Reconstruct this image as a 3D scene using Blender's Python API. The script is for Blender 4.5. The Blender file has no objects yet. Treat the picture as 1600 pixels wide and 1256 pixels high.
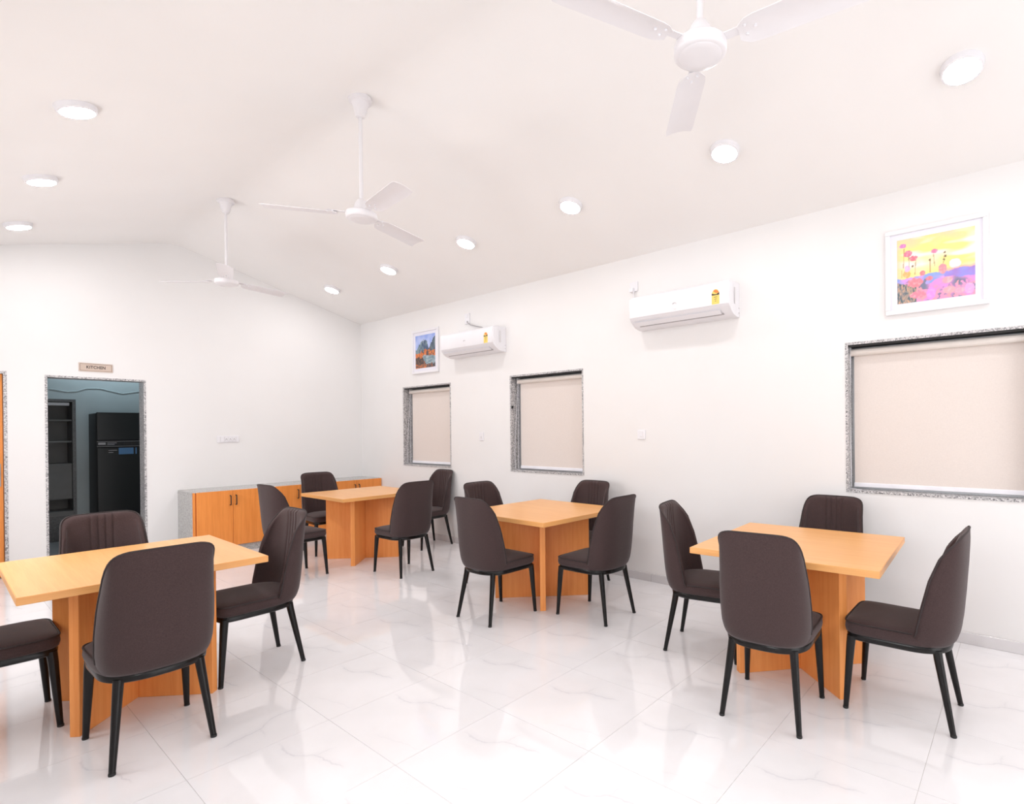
import bpy, bmesh, math, random
from mathutils import Vector, Matrix, noise

random.seed(7)
PI = math.pi
scene = bpy.context.scene
C = scene.collection

# ------------------------------------------------------------------ camera
F_PX, YAW, PITCH, ROLL = 848.378, -0.8911, -0.0027, -0.0095
PPX, PPY, CAM_H = 913.127, 673.726, 1.4349


def camera_matrix():
    r = Vector((math.cos(YAW), math.sin(YAW), 0))
    f = Vector((-math.sin(YAW), math.cos(YAW), 0))
    u = Vector((0, 0, 1))
    f2 = f * math.cos(PITCH) + u * math.sin(PITCH)
    u2 = u * math.cos(PITCH) - f * math.sin(PITCH)
    rr = r * math.cos(ROLL) + u2 * math.sin(ROLL)
    uu = u2 * math.cos(ROLL) - r * math.sin(ROLL)
    m = Matrix.Identity(4)
    for i in range(3):
        m[i][0], m[i][1], m[i][2] = rr[i], uu[i], -f2[i]
    m[2][3] = CAM_H
    return m


cam_data = bpy.data.cameras.new('camera')
cam = bpy.data.objects.new('camera', cam_data)
C.objects.link(cam)
cam.matrix_world = camera_matrix()
cam_data.sensor_fit = 'HORIZONTAL'
cam_data.sensor_width = 36.0
cam_data.lens = F_PX / 1600 * 36.0
cam_data.shift_x = (800 - PPX) / 1600
cam_data.shift_y = (PPY - 628) / 1600
cam_data.clip_start = 0.02
scene.camera = cam

# ------------------------------------------------------------------ world, exposure
world = bpy.data.worlds.new('world')
scene.world = world
world.use_nodes = True
wb = world.node_tree.nodes['Background']
wb.inputs['Color'].default_value = (0.02, 0.025, 0.04, 1)
wb.inputs['Strength'].default_value = 1.0
scene.view_settings.view_transform = 'Standard'
scene.view_settings.look = 'None'
scene.view_settings.gamma = 1.0
scene.view_settings.use_curve_mapping = False
scene.view_settings.exposure = 0.1
LAMP_STRENGTH = 88.0          # radiance of every round ceiling light
LAMP_COLOR = (1.0, 0.98, 0.99)

# unseen fill light, added in an opening behind the viewer
dl_ = bpy.data.lights.new('entrance_daylight', 'AREA')
dl_.shape = 'RECTANGLE'
dl_.size, dl_.size_y = 2.5, 2.2
dl_.energy = 55.0
dl_.color = (1.0, 0.995, 1.0)
dlo = bpy.data.objects.new('entrance_daylight', dl_)
C.objects.link(dlo)
dlo.location = (2.0, -3.19, 1.12)
dlo.rotation_euler = (math.radians(90), 0, 0)

# fill lights added in three unseen openings of the left wall
SIDE_FILL = 23.5
for wy in (0.48, 4.08, 6.28):
    sl_ = bpy.data.lights.new('window_daylight', 'AREA')
    sl_.shape = 'RECTANGLE'
    sl_.size, sl_.size_y = 1.05, 1.05
    sl_.energy = SIDE_FILL
    sl_.color = (1.0, 0.995, 1.0)
    slo = bpy.data.objects.new('window_daylight', sl_)
    C.objects.link(slo)
    slo.location = (-0.42, wy, 1.51)
    slo.rotation_euler = (math.radians(90), 0, math.radians(-90))

# dim cool fill light added high in the kitchen, hidden by the door head
kl = bpy.data.lights.new('kitchen_lamp', 'AREA')
kl.shape = 'RECTANGLE'
kl.size, kl.size_y = 1.2, 0.06
kl.energy = 11.0
kl.color = (0.72, 0.9, 1.0)
klo = bpy.data.objects.new('kitchen_lamp', kl)
C.objects.link(klo)
klo.location = (1.75, 9.93, 2.62)
klo.rotation_euler = (math.radians(-35), 0, 0)

# ------------------------------------------------------------------ room measures (metres)
XR, XL = 4.365, -0.365          # inner faces of the long walls
YB, YF = 7.952, -3.2            # kitchen end wall, wall behind the viewer
XM = 2.0                        # ridge
Z_EAVE, SLOPE = 3.089, 0.272
Z_RIDGE = Z_EAVE + SLOPE * (XR - XM)
T = 0.2                         # wall thickness


def ceil_z(x):
    d = abs(x - XM)
    rad = 0.15                  # softened plaster ridge
    if d < rad:
        return Z_RIDGE - SLOPE * (d * d / (2 * rad) + rad / 2)
    return Z_RIDGE - SLOPE * d


# ------------------------------------------------------------------ material helpers
def new_mat(name):
    m = bpy.data.materials.new(name)
    m.use_nodes = True
    nt = m.node_tree
    return m, nt, nt.nodes['Principled BSDF']


def plain(name, col, rough=0.5, metal=0.0, spec=0.5, noise_amt=0.04, noise_scale=8.0, bump=0.0, bump_scale=200.0, coat=0.0):
    """principled material whose colour drifts a little with a noise texture"""
    m, nt, b = new_mat(name)
    N, L = nt.nodes, nt.links
    tc = N.new('ShaderNodeTexCoord')
    ns = N.new('ShaderNodeTexNoise')
    ns.inputs['Scale'].default_value = noise_scale
    ns.inputs['Detail'].default_value = 3
    L.new(tc.outputs['Object'], ns.inputs['Vector'])
    rp = N.new('ShaderNodeValToRGB')
    rp.color_ramp.elements[0].position = 0.3
    rp.color_ramp.elements[1].position = 0.7
    rp.color_ramp.elements[0].color = tuple(c * (1 - noise_amt) for c in col) + (1,)
    rp.color_ramp.elements[1].color = tuple(min(1, c * (1 + noise_amt)) for c in col) + (1,)
    L.new(ns.outputs['Fac'], rp.inputs['Fac'])
    L.new(rp.outputs['Color'], b.inputs['Base Color'])
    b.inputs['Roughness'].default_value = rough
    b.inputs['Metallic'].default_value = metal
    b.inputs['Specular IOR Level'].default_value = spec
    b.inputs['Coat Weight'].default_value = coat
    if bump:
        n2 = N.new('ShaderNodeTexNoise')
        n2.inputs['Scale'].default_value = bump_scale
        L.new(tc.outputs['Object'], n2.inputs['Vector'])
        bp = N.new('ShaderNodeBump')
        bp.inputs['Strength'].default_value = bump
        bp.inputs['Distance'].default_value = 0.002
        L.new(n2.outputs['Fac'], bp.inputs['Height'])
        L.new(bp.outputs['Normal'], b.inputs['Normal'])
    return m


def math_node(nt, op, a, b=None, clamp=False):
    n = nt.nodes.new('ShaderNodeMath')
    n.operation = op
    n.use_clamp = clamp
    for i, v in enumerate((a, b)):
        if v is None:
            continue
        if isinstance(v, (int, float)):
            n.inputs[i].default_value = v
        else:
            nt.links.new(v, n.inputs[i])
    return n.outputs[0]


def wood_mat(name, base, dark, axis='Z', scale=1.0, rough=0.38):
    m, nt, b = new_mat(name)
    N, L = nt.nodes, nt.links
    tc = N.new('ShaderNodeTexCoord')
    mp = N.new('ShaderNodeMapping')
    st = {'X': (1.2, 38, 38), 'Y': (38, 1.2, 38), 'Z': (38, 38, 1.2)}[axis]
    mp.inputs['Scale'].default_value = [s * scale for s in st]
    L.new(tc.outputs['Object'], mp.inputs['Vector'])
    n1 = N.new('ShaderNodeTexNoise')
    n1.inputs['Scale'].default_value = 1.0
    n1.inputs['Detail'].default_value = 5
    n1.inputs['Distortion'].default_value = 0.4
    L.new(mp.outputs['Vector'], n1.inputs['Vector'])
    n2 = N.new('ShaderNodeTexNoise')
    n2.inputs['Scale'].default_value = 6.0
    n2.inputs['Detail'].default_value = 4
    L.new(mp.outputs['Vector'], n2.inputs['Vector'])
    f = math_node(nt, 'ADD', math_node(nt, 'MULTIPLY', n1.outputs['Fac'], 0.6), math_node(nt, 'MULTIPLY', n2.outputs['Fac'], 0.4))
    rp = N.new('ShaderNodeValToRGB')
    e = rp.color_ramp.elements
    e[0].position, e[0].color = 0.36, dark + (1,)
    e[1].position, e[1].color = 0.60, base + (1,)
    L.new(f, rp.inputs['Fac'])
    L.new(rp.outputs['Color'], b.inputs['Base Color'])
    b.inputs['Roughness'].default_value = rough
    b.inputs['Specular IOR Level'].default_value = 0.4
    return m


def granite_mat(name, light, mid, dark, scale=160.0, rough=0.3):
    m, nt, b = new_mat(name)
    N, L = nt.nodes, nt.links
    tc = N.new('ShaderNodeTexCoord')
    vo = N.new('ShaderNodeTexVoronoi')
    vo.inputs['Scale'].default_value = scale
    L.new(tc.outputs['Object'], vo.inputs['Vector'])
    ns = N.new('ShaderNodeTexNoise')
    ns.inputs['Scale'].default_value = scale * 0.45
    ns.inputs['Detail'].default_value = 4
    L.new(tc.outputs['Object'], ns.inputs['Vector'])
    sep = N.new('ShaderNodeSeparateColor')
    L.new(vo.outputs['Color'], sep.inputs['Color'])
    f = math_node(nt, 'ADD', math_node(nt, 'MULTIPLY', sep.outputs[0], 0.6), math_node(nt, 'MULTIPLY', ns.outputs['Fac'], 0.4))
    rp = N.new('ShaderNodeValToRGB')
    e = rp.color_ramp.elements
    e[0].position, e[0].color = 0.22, dark + (1,)
    e[1].position, e[1].color = 0.75, light + (1,)
    k = rp.color_ramp.elements.new(0.45)
    k.color = mid + (1,)
    L.new(f, rp.inputs['Fac'])
    L.new(rp.outputs['Color'], b.inputs['Base Color'])
    b.inputs['Roughness'].default_value = rough
    return m


def fabric_mat(name, col, weave=900.0, rough=0.9, con=0.38):
    m, nt, b = new_mat(name)
    N, L = nt.nodes, nt.links
    tc = N.new('ShaderNodeTexCoord')
    outs = []
    for st in ((1, 1, 0.12), (0.12, 1, 1), (1, 0.12, 1)):
        mp = N.new('ShaderNodeMapping')
        mp.inputs['Scale'].default_value = st
        L.new(tc.outputs['Object'], mp.inputs['Vector'])
        ns = N.new('ShaderNodeTexNoise')
        ns.inputs['Scale'].default_value = weave
        ns.inputs['Detail'].default_value = 2
        L.new(mp.outputs['Vector'], ns.inputs['Vector'])
        outs.append(ns.outputs['Fac'])
    f = math_node(nt, 'MULTIPLY', math_node(nt, 'ADD', math_node(nt, 'ADD', outs[0], outs[1]), outs[2]), 0.3333)
    rp = N.new('ShaderNodeValToRGB')
    e = rp.color_ramp.elements
    e[0].position, e[0].color = 0.36, tuple(c * (1 - con) for c in col) + (1,)
    e[1].position, e[1].color = 0.64, tuple(min(1, c * (1 + con)) for c in col) + (1,)
    L.new(f, rp.inputs['Fac'])
    L.new(rp.outputs['Color'], b.inputs['Base Color'])
    b.inputs['Roughness'].default_value = rough
    b.inputs['Specular IOR Level'].default_value = 0.25
    b.inputs['Sheen Weight'].default_value = 0.15
    bp = N.new('ShaderNodeBump')
    bp.inputs['Strength'].default_value = 0.35
    bp.inputs['Distance'].default_value = 0.001
    L.new(f, bp.inputs['Height'])
    L.new(bp.outputs['Normal'], b.inputs['Normal'])
    return m


def emit_mat(name, col, strength):
    m, nt, b = new_mat(name)
    b.inputs['Base Color'].default_value = (0.9, 0.9, 0.9, 1)
    b.inputs['Emission Color'].default_value = col + (1,)
    b.inputs['Emission Strength'].default_value = strength
    return m


def attr_mat(name, rough=0.45):
    m, nt, b = new_mat(name)
    a = nt.nodes.new('ShaderNodeVertexColor')
    a.layer_name = 'paint'
    nt.links.new(a.outputs['Color'], b.inputs['Base Color'])
    b.inputs['Roughness'].default_value = rough
    return m


def tile_mat():
    """polished white marble-look tile, one faint grey vein at the same spot of every tile"""
    m, nt, b = new_mat('marble_tile')
    N, L = nt.nodes, nt.links
    tc = N.new('ShaderNodeTexCoord')
    sp = N.new('ShaderNodeSeparateXYZ')
    L.new(tc.outputs['Object'], sp.inputs[0])
    u = math_node(nt, 'ADD', math_node(nt, 'MULTIPLY', sp.outputs[0], 1 / 0.593), 0.5)
    v = math_node(nt, 'ADD', math_node(nt, 'MULTIPLY', sp.outputs[1], 1 / 0.593), 0.5)
    wig = N.new('ShaderNodeTexNoise')
    wig.inputs['Scale'].default_value = 26
    wig.inputs['Detail'].default_value = 4
    L.new(tc.outputs['Object'], wig.inputs['Vector'])
    wob = math_node(nt, 'MULTIPLY', math_node(nt, 'SUBTRACT', wig.outputs['Fac'], 0.5), 0.045)

    def vein(pts, swap, lo, hi, width, amount):
        fc = N.new('ShaderNodeFloatCurve')
        cm = fc.mapping
        cv = cm.curves[0]
        cv.points[0].location = pts[0]
        cv.points[1].location = pts[-1]
        for p in pts[1:-1]:
            cv.points.new(*p)
        cm.update()
        along, across = (u, v) if swap else (v, u)
        L.new(along, fc.inputs['Value'])
        d = math_node(nt, 'ABSOLUTE', math_node(nt, 'SUBTRACT', math_node(nt, 'ADD', across, wob), fc.outputs[0]))
        line = math_node(nt, 'SUBTRACT', 1.0, math_node(nt, 'DIVIDE', d, width), clamp=True)
        soft = math_node(nt, 'MULTIPLY', math_node(nt, 'SUBTRACT', 1.0, math_node(nt, 'DIVIDE', d, width * 6), clamp=True), 0.25)
        line = math_node(nt, 'ADD', math_node(nt, 'MULTIPLY', line, 0.75), soft)
        m1 = math_node(nt, 'MULTIPLY', math_node(nt, 'SUBTRACT', along, lo), 9.0, clamp=True)
        m2 = math_node(nt, 'MULTIPLY', math_node(nt, 'SUBTRACT', hi, along), 9.0, clamp=True)
        return math_node(nt, 'MULTIPLY', math_node(nt, 'MULTIPLY', math_node(nt, 'MULTIPLY', line, m1), m2), amount)

    s = 1 / 0.593
    v1 = vein([(0, 0.80), (.176 * s, .447 * s), (.229 * s, .431 * s), (.345 * s, .411 * s), (.391 * s, .372 * s), (.446 * s, .346 * s), (.55 * s, .348 * s), (1, .35 * s)], False, 0.25, 0.97, 0.011, 0.40)
    v2 = vein([(0, .62), (.411 * s, .345 * s), (.458 * s, .342 * s), (1, .52)], True, 0.66, 0.86, 0.010, 0.25)
    v3 = vein([(0, .133 * s), (.157 * s, .105 * s), (.286 * s, .071 * s), (1, .02)], False, -0.05, 0.5, 0.010, 0.10)
    brk = N.new('ShaderNodeTexNoise')
    brk.inputs['Scale'].default_value = 16
    L.new(tc.outputs['Object'], brk.inputs['Vector'])
    tot = math_node(nt, 'MULTIPLY', math_node(nt, 'ADD', math_node(nt, 'ADD', v1, v2), v3), math_node(nt, 'MULTIPLY', brk.outputs['Fac'], 1.5), clamp=True)
    cl = N.new('ShaderNodeTexNoise')
    cl.inputs['Scale'].default_value = 3.5
    cl.inputs['Detail'].default_value = 5
    L.new(tc.outputs['Object'], cl.inputs['Vector'])
    rp = N.new('ShaderNodeValToRGB')
    rp.color_ramp.elements[0].position, rp.color_ramp.elements[0].color = 0.3, (0.84, 0.825, 0.835, 1)
    rp.color_ramp.elements[1].position, rp.color_ramp.elements[1].color = 0.62, (0.88, 0.865, 0.88, 1)
    L.new(cl.outputs['Fac'], rp.inputs['Fac'])
    mx = N.new('ShaderNodeMix')
    mx.data_type = 'RGBA'
    L.new(tot, mx.inputs['Factor'])
    L.new(rp.outputs['Color'], mx.inputs['A'])
    mx.inputs['B'].default_value = (0.36, 0.36, 0.42, 1)
    L.new(mx.outputs['Result'], b.inputs['Base Color'])
    b.inputs['Roughness'].default_value = 0.04
    b.inputs['Specular IOR Level'].default_value = 0.5
    return m


M = {
    'wall': plain('white_wall_paint', (0.85, 0.838, 0.832), 0.75, noise_amt=0.012, noise_scale=1.5),
    'ceiling': plain('white_ceiling_paint', (0.905, 0.888, 0.876), 0.85, noise_amt=0.018, noise_scale=0.9),
    'grout': plain('tile_grout', (0.74, 0.70, 0.66), 0.8),
    'tile': tile_mat(),
    'skirt': plain('skirting_tile', (0.68, 0.66, 0.67), 0.12, noise_amt=0.03, noise_scale=4),
    'wood': wood_mat('orange_laminate_upright', (0.96, 0.385, 0.115), (0.88, 0.315, 0.08), 'Z'),
    'woodtop': wood_mat('orange_laminate_top', (0.89, 0.465, 0.175), (0.82, 0.395, 0.135), 'Y', rough=0.33),  # same laminate as the uprights, its stronger lighting put into the colour
    'woodedge': wood_mat('orange_laminate_edge', (0.88, 0.44, 0.155), (0.81, 0.375, 0.12), 'X', rough=0.35),
    'wooddoor': wood_mat('orange_laminate_cabinet', (0.92, 0.33, 0.075), (0.80, 0.265, 0.053), 'Z', scale=0.8),
    'granite': granite_mat('grey_granite', (0.72, 0.70, 0.70), (0.46, 0.45, 0.46), (0.14, 0.14, 0.145), 140),
    'granite_pale': granite_mat('pale_grey_granite', (0.60, 0.595, 0.58), (0.47, 0.465, 0.455), (0.26, 0.26, 0.255), 200, 0.25),
    'granite_dark': granite_mat('dark_granite', (0.12, 0.12, 0.125), (0.07, 0.07, 0.072), (0.03, 0.03, 0.03), 200),
    'fabric': fabric_mat('dark_brown_woven_fabric', (0.058, 0.0355, 0.035)),
    'piping': plain('dark_piping_cord', (0.030, 0.020, 0.020), 0.7, noise_scale=200),
    'black': plain('black_lacquered_metal', (0.007, 0.006, 0.006), 0.25, spec=0.3),
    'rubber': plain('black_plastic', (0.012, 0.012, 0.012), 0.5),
    'white_plastic': plain('white_plastic', (0.84, 0.83, 0.86), 0.3, noise_amt=0.01),
    'white_metal': plain('white_enamel', (0.80, 0.78, 0.80), 0.35, noise_amt=0.01),
    'grey_plastic': plain('grey_plastic', (0.42, 0.40, 0.41), 0.45),
    'pale_grey': plain('pale_grey_plastic', (0.74, 0.72, 0.73), 0.4, noise_amt=0.01),
    'blind': fabric_mat('beige_blind_fabric', (0.78, 0.705, 0.66), 500, con=0.05),
    'blind_tube': plain('cream_blind_tube', (0.82, 0.76, 0.71), 0.5),
    'blind_bar': plain('white_blind_rail', (0.88, 0.88, 0.93), 0.3),
    'alu': plain('grey_aluminium', (0.50, 0.51, 0.53), 0.35, metal=0.5),
    'mat_board': plain('pale_mat_board', (0.80, 0.79, 0.87), 0.7, noise_amt=0.01),
    'sign': plain('beige_sign_plate', (0.63, 0.51, 0.43), 0.45),
    'ink': plain('dark_ink', (0.035, 0.025, 0.022), 0.5),
    'sign_line': plain('brown_sign_line', (0.16, 0.09, 0.07), 0.5),
    'yellow': plain('yellow_label', (0.86, 0.66, 0.16), 0.5),
    'orange': plain('orange_label', (0.80, 0.24, 0.05), 0.5),
    'blue': plain('blue_label', (0.11, 0.26, 0.50), 0.45),
    'teal': plain('teal_kitchen_paint', (0.54, 0.60, 0.61), 0.8, noise_amt=0.04, noise_scale=2),
    'kitchen_grey': plain('grey_kitchen_paint', (0.30, 0.30, 0.31), 0.8),
    'shelf': plain('grey_shelf_stone', (0.24, 0.235, 0.23), 0.6),
    'fridge': plain('black_fridge_enamel', (0.006, 0.0055, 0.0055), 0.4),
    'fridge_side': plain('dark_fridge_side', (0.022, 0.018, 0.017), 0.5),
    'paint': attr_mat('painted_picture'),
    'lamp': emit_mat('lit_diffuser', LAMP_COLOR, LAMP_STRENGTH),
}
gm, gnt, gb = new_mat('night_window_glass')
gb.inputs['Base Color'].default_value = (0.01, 0.011, 0.013, 1)
gb.inputs['Roughness'].default_value = 0.03
M['glass'] = gm


# ------------------------------------------------------------------ mesh helpers
class MB:
    def __init__(s):
        s.v, s.f = [], []

    def add(s, vs, fs):
        k = len(s.v)
        s.v += [tuple(p) for p in vs]
        s.f += [tuple(i + k for i in q) for q in fs]
        return s

    def box(s, x0, x1, y0, y1, z0, z1, mtx=None):
        vs = [Vector(p) for p in ((x0, y0, z0), (x1, y0, z0), (x1, y1, z0), (x0, y1, z0), (x0, y0, z1), (x1, y0, z1), (x1, y1, z1), (x0, y1, z1))]
        if mtx:
            vs = [mtx @ p for p in vs]
        return s.add(vs, [(0, 3, 2, 1), (4, 5, 6, 7), (0, 1, 5, 4), (1, 2, 6, 5), (2, 3, 7, 6), (3, 0, 4, 7)])

    def prism(s, poly, axis, a, b):
        """poly: 2-D points; extruded along axis from a to b. X: (y,z)  Y: (x,z)  Z: (x,y)"""
        def p3(p, t):
            return {'X': (t, p[0], p[1]), 'Y': (p[0], t, p[1]), 'Z': (p[0], p[1], t)}[axis]
        n = len(poly)
        vs = [p3(p, a) for p in poly] + [p3(p, b) for p in poly]
        fs = [tuple(range(n)), tuple(range(2 * n - 1, n - 1, -1))]
        fs += [(i, i + n, (i + 1) % n + n, (i + 1) % n) for i in range(n)]
        return s.add(vs, fs)

    def tube(s, pts, rad, n=10, closed=False, caps=True):
        pts = [Vector(p) for p in pts]
        if isinstance(rad, (int, float)):
            rad = [rad] * len(pts)
        k = len(pts)
        vs, fs = [], []
        ref = None
        for i, p in enumerate(pts):
            if closed:
                t = (pts[(i + 1) % k] - pts[i - 1]).normalized()
            else:
                t = (pts[min(i + 1, k - 1)] - pts[max(i - 1, 0)]).normalized()
            if ref is None:
                ref = t.orthogonal().normalized()
            ref = (ref - t * ref.dot(t)).normalized()
            bn = t.cross(ref)
            for j in range(n):
                a = 2 * PI * j / n
                vs.append(p + (ref * math.cos(a) + bn * math.sin(a)) * rad[i])
        for i in range(k if closed else k - 1):
            for j in range(n):
                i2 = (i + 1) % k
                fs.append((i * n + j, i * n + (j + 1) % n, i2 * n + (j + 1) % n, i2 * n + j))
        if caps and not closed:
            fs.append(tuple(range(n - 1, -1, -1)))
            fs.append(tuple((k - 1) * n + j for j in range(n)))
        return s.add(vs, fs)

    def lathe(s, prof, n=32, mtx=None):
        """prof: (radius, z) from bottom to top, closed with caps where radius > 0"""
        vs, fs = [], []
        for r, z in prof:
            for j in range(n):
                a = 2 * PI * j / n
                p = Vector((r * math.cos(a), r * math.sin(a), z))
                vs.append(mtx @ p if mtx else p)
        for i in range(len(prof) - 1):
            for j in range(n):
                fs.append((i * n + j, i * n + (j + 1) % n, (i + 1) * n + (j + 1) % n, (i + 1) * n + j))
        fs.append(tuple(range(n - 1, -1, -1)))
        fs.append(tuple((len(prof) - 1) * n + j for j in range(n)))
        return s.add(vs, fs)

    def rings(s, rings, cap_first=True, cap_last=True):
        n = len(rings[0])
        vs = [p for r in rings for p in r]
        fs = []
        for i in range(len(rings) - 1):
            for j in range(n):
                fs.append((i * n + j, i * n + (j + 1) % n, (i + 1) * n + (j + 1) % n, (i + 1) * n + j))
        if cap_first:
            fs.append(tuple(range(n - 1, -1, -1)))
        if cap_last:
            fs.append(tuple((len(rings) - 1) * n + j for j in range(n)))
        return s.add(vs, fs)

    def mesh(s, name, mat, smooth=None):
        me = bpy.data.meshes.new(name)
        me.from_pydata(s.v, [], s.f)
        bm = bmesh.new()
        bm.from_mesh(me)
        bmesh.ops.recalc_face_normals(bm, faces=bm.faces)
        if smooth is not None:
            for f in bm.faces:
                f.smooth = True
            for e in bm.edges:
                if len(e.link_faces) == 2 and e.calc_face_angle(0) > math.radians(smooth):
                    e.smooth = False
        bm.to_mesh(me)
        bm.free()
        if mat is not None:
            me.materials.append(M[mat] if isinstance(mat, str) else mat)
        return me

    def build(s, name, mat, parent=None, smooth=None, bevel=0.0, segs=2, loc=None):
        o = bpy.data.objects.new(name, s.mesh(name, mat, smooth))
        C.objects.link(o)
        if parent:
            o.parent = parent
        if loc:
            o.location = loc
        if bevel:
            bv = o.modifiers.new('bevel', 'BEVEL')
            bv.width = bevel
            bv.segments = segs
            bv.limit_method = 'ANGLE'
            bv.angle_limit = math.radians(40)
        return o


def box(name, mat, x0, x1, y0, y1, z0, z1, parent=None, bevel=0.0, segs=2, smooth=None):
    return MB().box(x0, x1, y0, y1, z0, z1).build(name, mat, parent, smooth, bevel, segs)


def tag(o, label, cat, group=None):
    o['label'] = label
    o['category'] = cat
    if group:
        o['group'] = group
    return o


def thing(name, label, cat, loc=(0, 0, 0), rz=0.0, group=None):
    o = bpy.data.objects.new(name, None)
    o.empty_display_size = 0.1
    C.objects.link(o)
    o.location = loc
    o.rotation_euler = (0, 0, rz)
    return tag(o, label, cat, group)


def struct(o, label=None):
    o['kind'] = 'structure'
    if label:
        o['label'] = label
    return o


def struct_empty(name, label, loc=(0, 0, 0)):
    o = bpy.data.objects.new(name, None)
    C.objects.link(o)
    o.location = loc
    return struct(o, label)


def copy_tree(o, parent=None):
    c = o.copy()
    C.objects.link(c)
    c.parent = parent
    for ch in o.children:
        copy_tree(ch, c)
    return c


def text_mesh(name, body, size, mat, parent, mtx, extrude=0.001, offset=0.0, spacing=1.0):
    cu = bpy.data.curves.new(name, 'FONT')
    cu.body = body
    cu.size = size
    cu.align_x, cu.align_y = 'CENTER', 'CENTER'
    cu.extrude = extrude
    cu.offset = offset
    cu.space_character = spacing
    tmp = bpy.data.objects.new(name + '_tmp', cu)
    C.objects.link(tmp)
    dg = bpy.context.evaluated_depsgraph_get()
    me = bpy.data.meshes.new_from_object(tmp.evaluated_get(dg))
    bpy.data.objects.remove(tmp)
    me.transform(mtx)
    me.materials.clear()
    me.materials.append(M[mat])
    o = bpy.data.objects.new(name, me)
    C.objects.link(o)
    o.parent = parent
    return o


# ================================================================== THE SETTING
# ---- floor: slab with each 0.593 m tile laid on it
floor = struct(box('floor', 'grout', XL - T, XR + T, YF - T, YB, -0.08, -0.0025), 'floor of polished white marble-look tiles')
P = 0.593
TX0, TY0 = 1.294 - 3 * P, 0.33 - 6 * P
cache = {}
for i in range(-1, 9):
    for j in range(-1, 20):
        x0, x1 = TX0 + i * P, TX0 + (i + 1) * P
        y0, y1 = TY0 + j * P, TY0 + (j + 1) * P
        cx, cy = (x0 + x1) / 2, (y0 + y1) / 2
        g = 0.0008
        a0, a1 = max(x0 + g, XL), min(x1 - g, XR)
        b0, b1 = max(y0 + g, YF), min(y1 - g, YB)
        if a1 - a0 < 0.01 or b1 - b0 < 0.01:
            continue
        key = tuple(round(t, 4) for t in (a0 - cx, a1 - cx, b0 - cy, b1 - cy))
        if key not in cache:
            cache[key] = MB().box(*key, -0.01, 0.0).mesh('tile', 'tile')
        t = bpy.data.objects.new('tile', cache[key])
        C.objects.link(t)
        t.parent = floor
        t.location = (cx, cy, 0)
        full = abs((a1 - a0) - (P - 2 * g)) < 1e-3 and abs((b1 - b0) - (P - 2 * g)) < 1e-3
        if full and (i, j) in ((2, 10), (1, 13), (5, 15), (4, 13)):
            t.rotation_euler = (0, 0, -PI / 2)

# ---- ceiling (one soft-ridged plaster vault) and the walls
prof = [XL - T] + [XL + k * 0.1 for k in range(int((XR - XL) / 0.1) + 1)] + [XR + T]
prof = sorted(set([round(p, 4) for p in prof] + [round(XM + d, 4) for d in (-.15, -.12, -.09, -.06, -.03, 0, .03, .06, .09, .12, .15)]))
poly = [(x, ceil_z(x)) for x in prof] + [(x, ceil_z(x) + 0.12) for x in reversed(prof)]
struct(MB().prism(poly, 'Y', YF - T, YB + T).build('ceiling', 'ceiling', None, smooth=20), 'white vaulted plaster ceiling with a rounded ridge')


def gable(mb, xa, xb, za, y0, y1):
    xs = [xa] + [x for x in prof if xa < x < xb] + [xb]
    mb.prism([(xa, za), (xb, za)] + [(x, ceil_z(x)) for x in reversed(xs)], 'Y', y0, y1)


DOOR_L, DOOR_R, DOOR_T = 0.872, 1.713, 2.062        # kitchen doorway (outer edge of granite)
D1_L, D1_R, D1_T = -0.345, 0.600, 2.08              # wooden door
mb = MB()
gable(mb, XL - T, D1_L, -0.08, YB, YB + T)
gable(mb, D1_L, D1_R, D1_T, YB, YB + T)
gable(mb, D1_R, DOOR_L, -0.08, YB, YB + T)
gable(mb, DOOR_L, DOOR_R, DOOR_T, YB, YB + T)
gable(mb, DOOR_R, XR + T, -0.08, YB, YB + T)
struct(mb.build('wall_back', 'wall'), 'white gable wall with the kitchen doorway')
mb = MB()
gable(mb, XL - T, 0.7, -0.08, YF - T, YF)
gable(mb, 0.7, 3.3, 2.28, YF - T, YF)  # opening added for the rear fill light
gable(mb, 3.3, XR + T, -0.08, YF - T, YF)
struct(mb.build('wall_front', 'wall'), 'white gable wall behind the viewer')
mb = MB()
ya = YF
for (w0, w1) in ((-0.07, 1.03), (3.53, 4.63), (5.73, 6.83)):  # openings added for the side fill lights
    mb.box(XL - T, XL, ya, w0, -0.08, Z_EAVE)
    mb.box(XL - T, XL, w0, w1, -0.08, 0.957)
    mb.box(XL - T, XL, w0, w1, 2.06, Z_EAVE)
    ya = w1
mb.box(XL - T, XL, ya, YB, -0.08, Z_EAVE)
struct(mb.build('wall_left', 'wall'), 'white side wall on the left with three window openings')

WINS = [(5.736, 6.820, 0.957, 2.060), (3.536, 4.633, 0.960, 2.070), (-0.070, 1.027, 0.954, 2.061)]
mb = MB()
cuts = sorted(WINS)
ya = YF
for (w0, w1, z0, z1) in cuts:
    mb.box(XR, XR + T, ya, w0, -0.08, Z_EAVE)
    mb.box(XR, XR + T, w0, w1, -0.08, z0)
    mb.box(XR, XR + T, w0, w1, z1, Z_EAVE)
    ya = w1
mb.box(XR, XR + T, ya, YB, -0.08, Z_EAVE)
struct(mb.build('wall_right', 'wall'), 'white long wall with three blinded windows')

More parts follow.
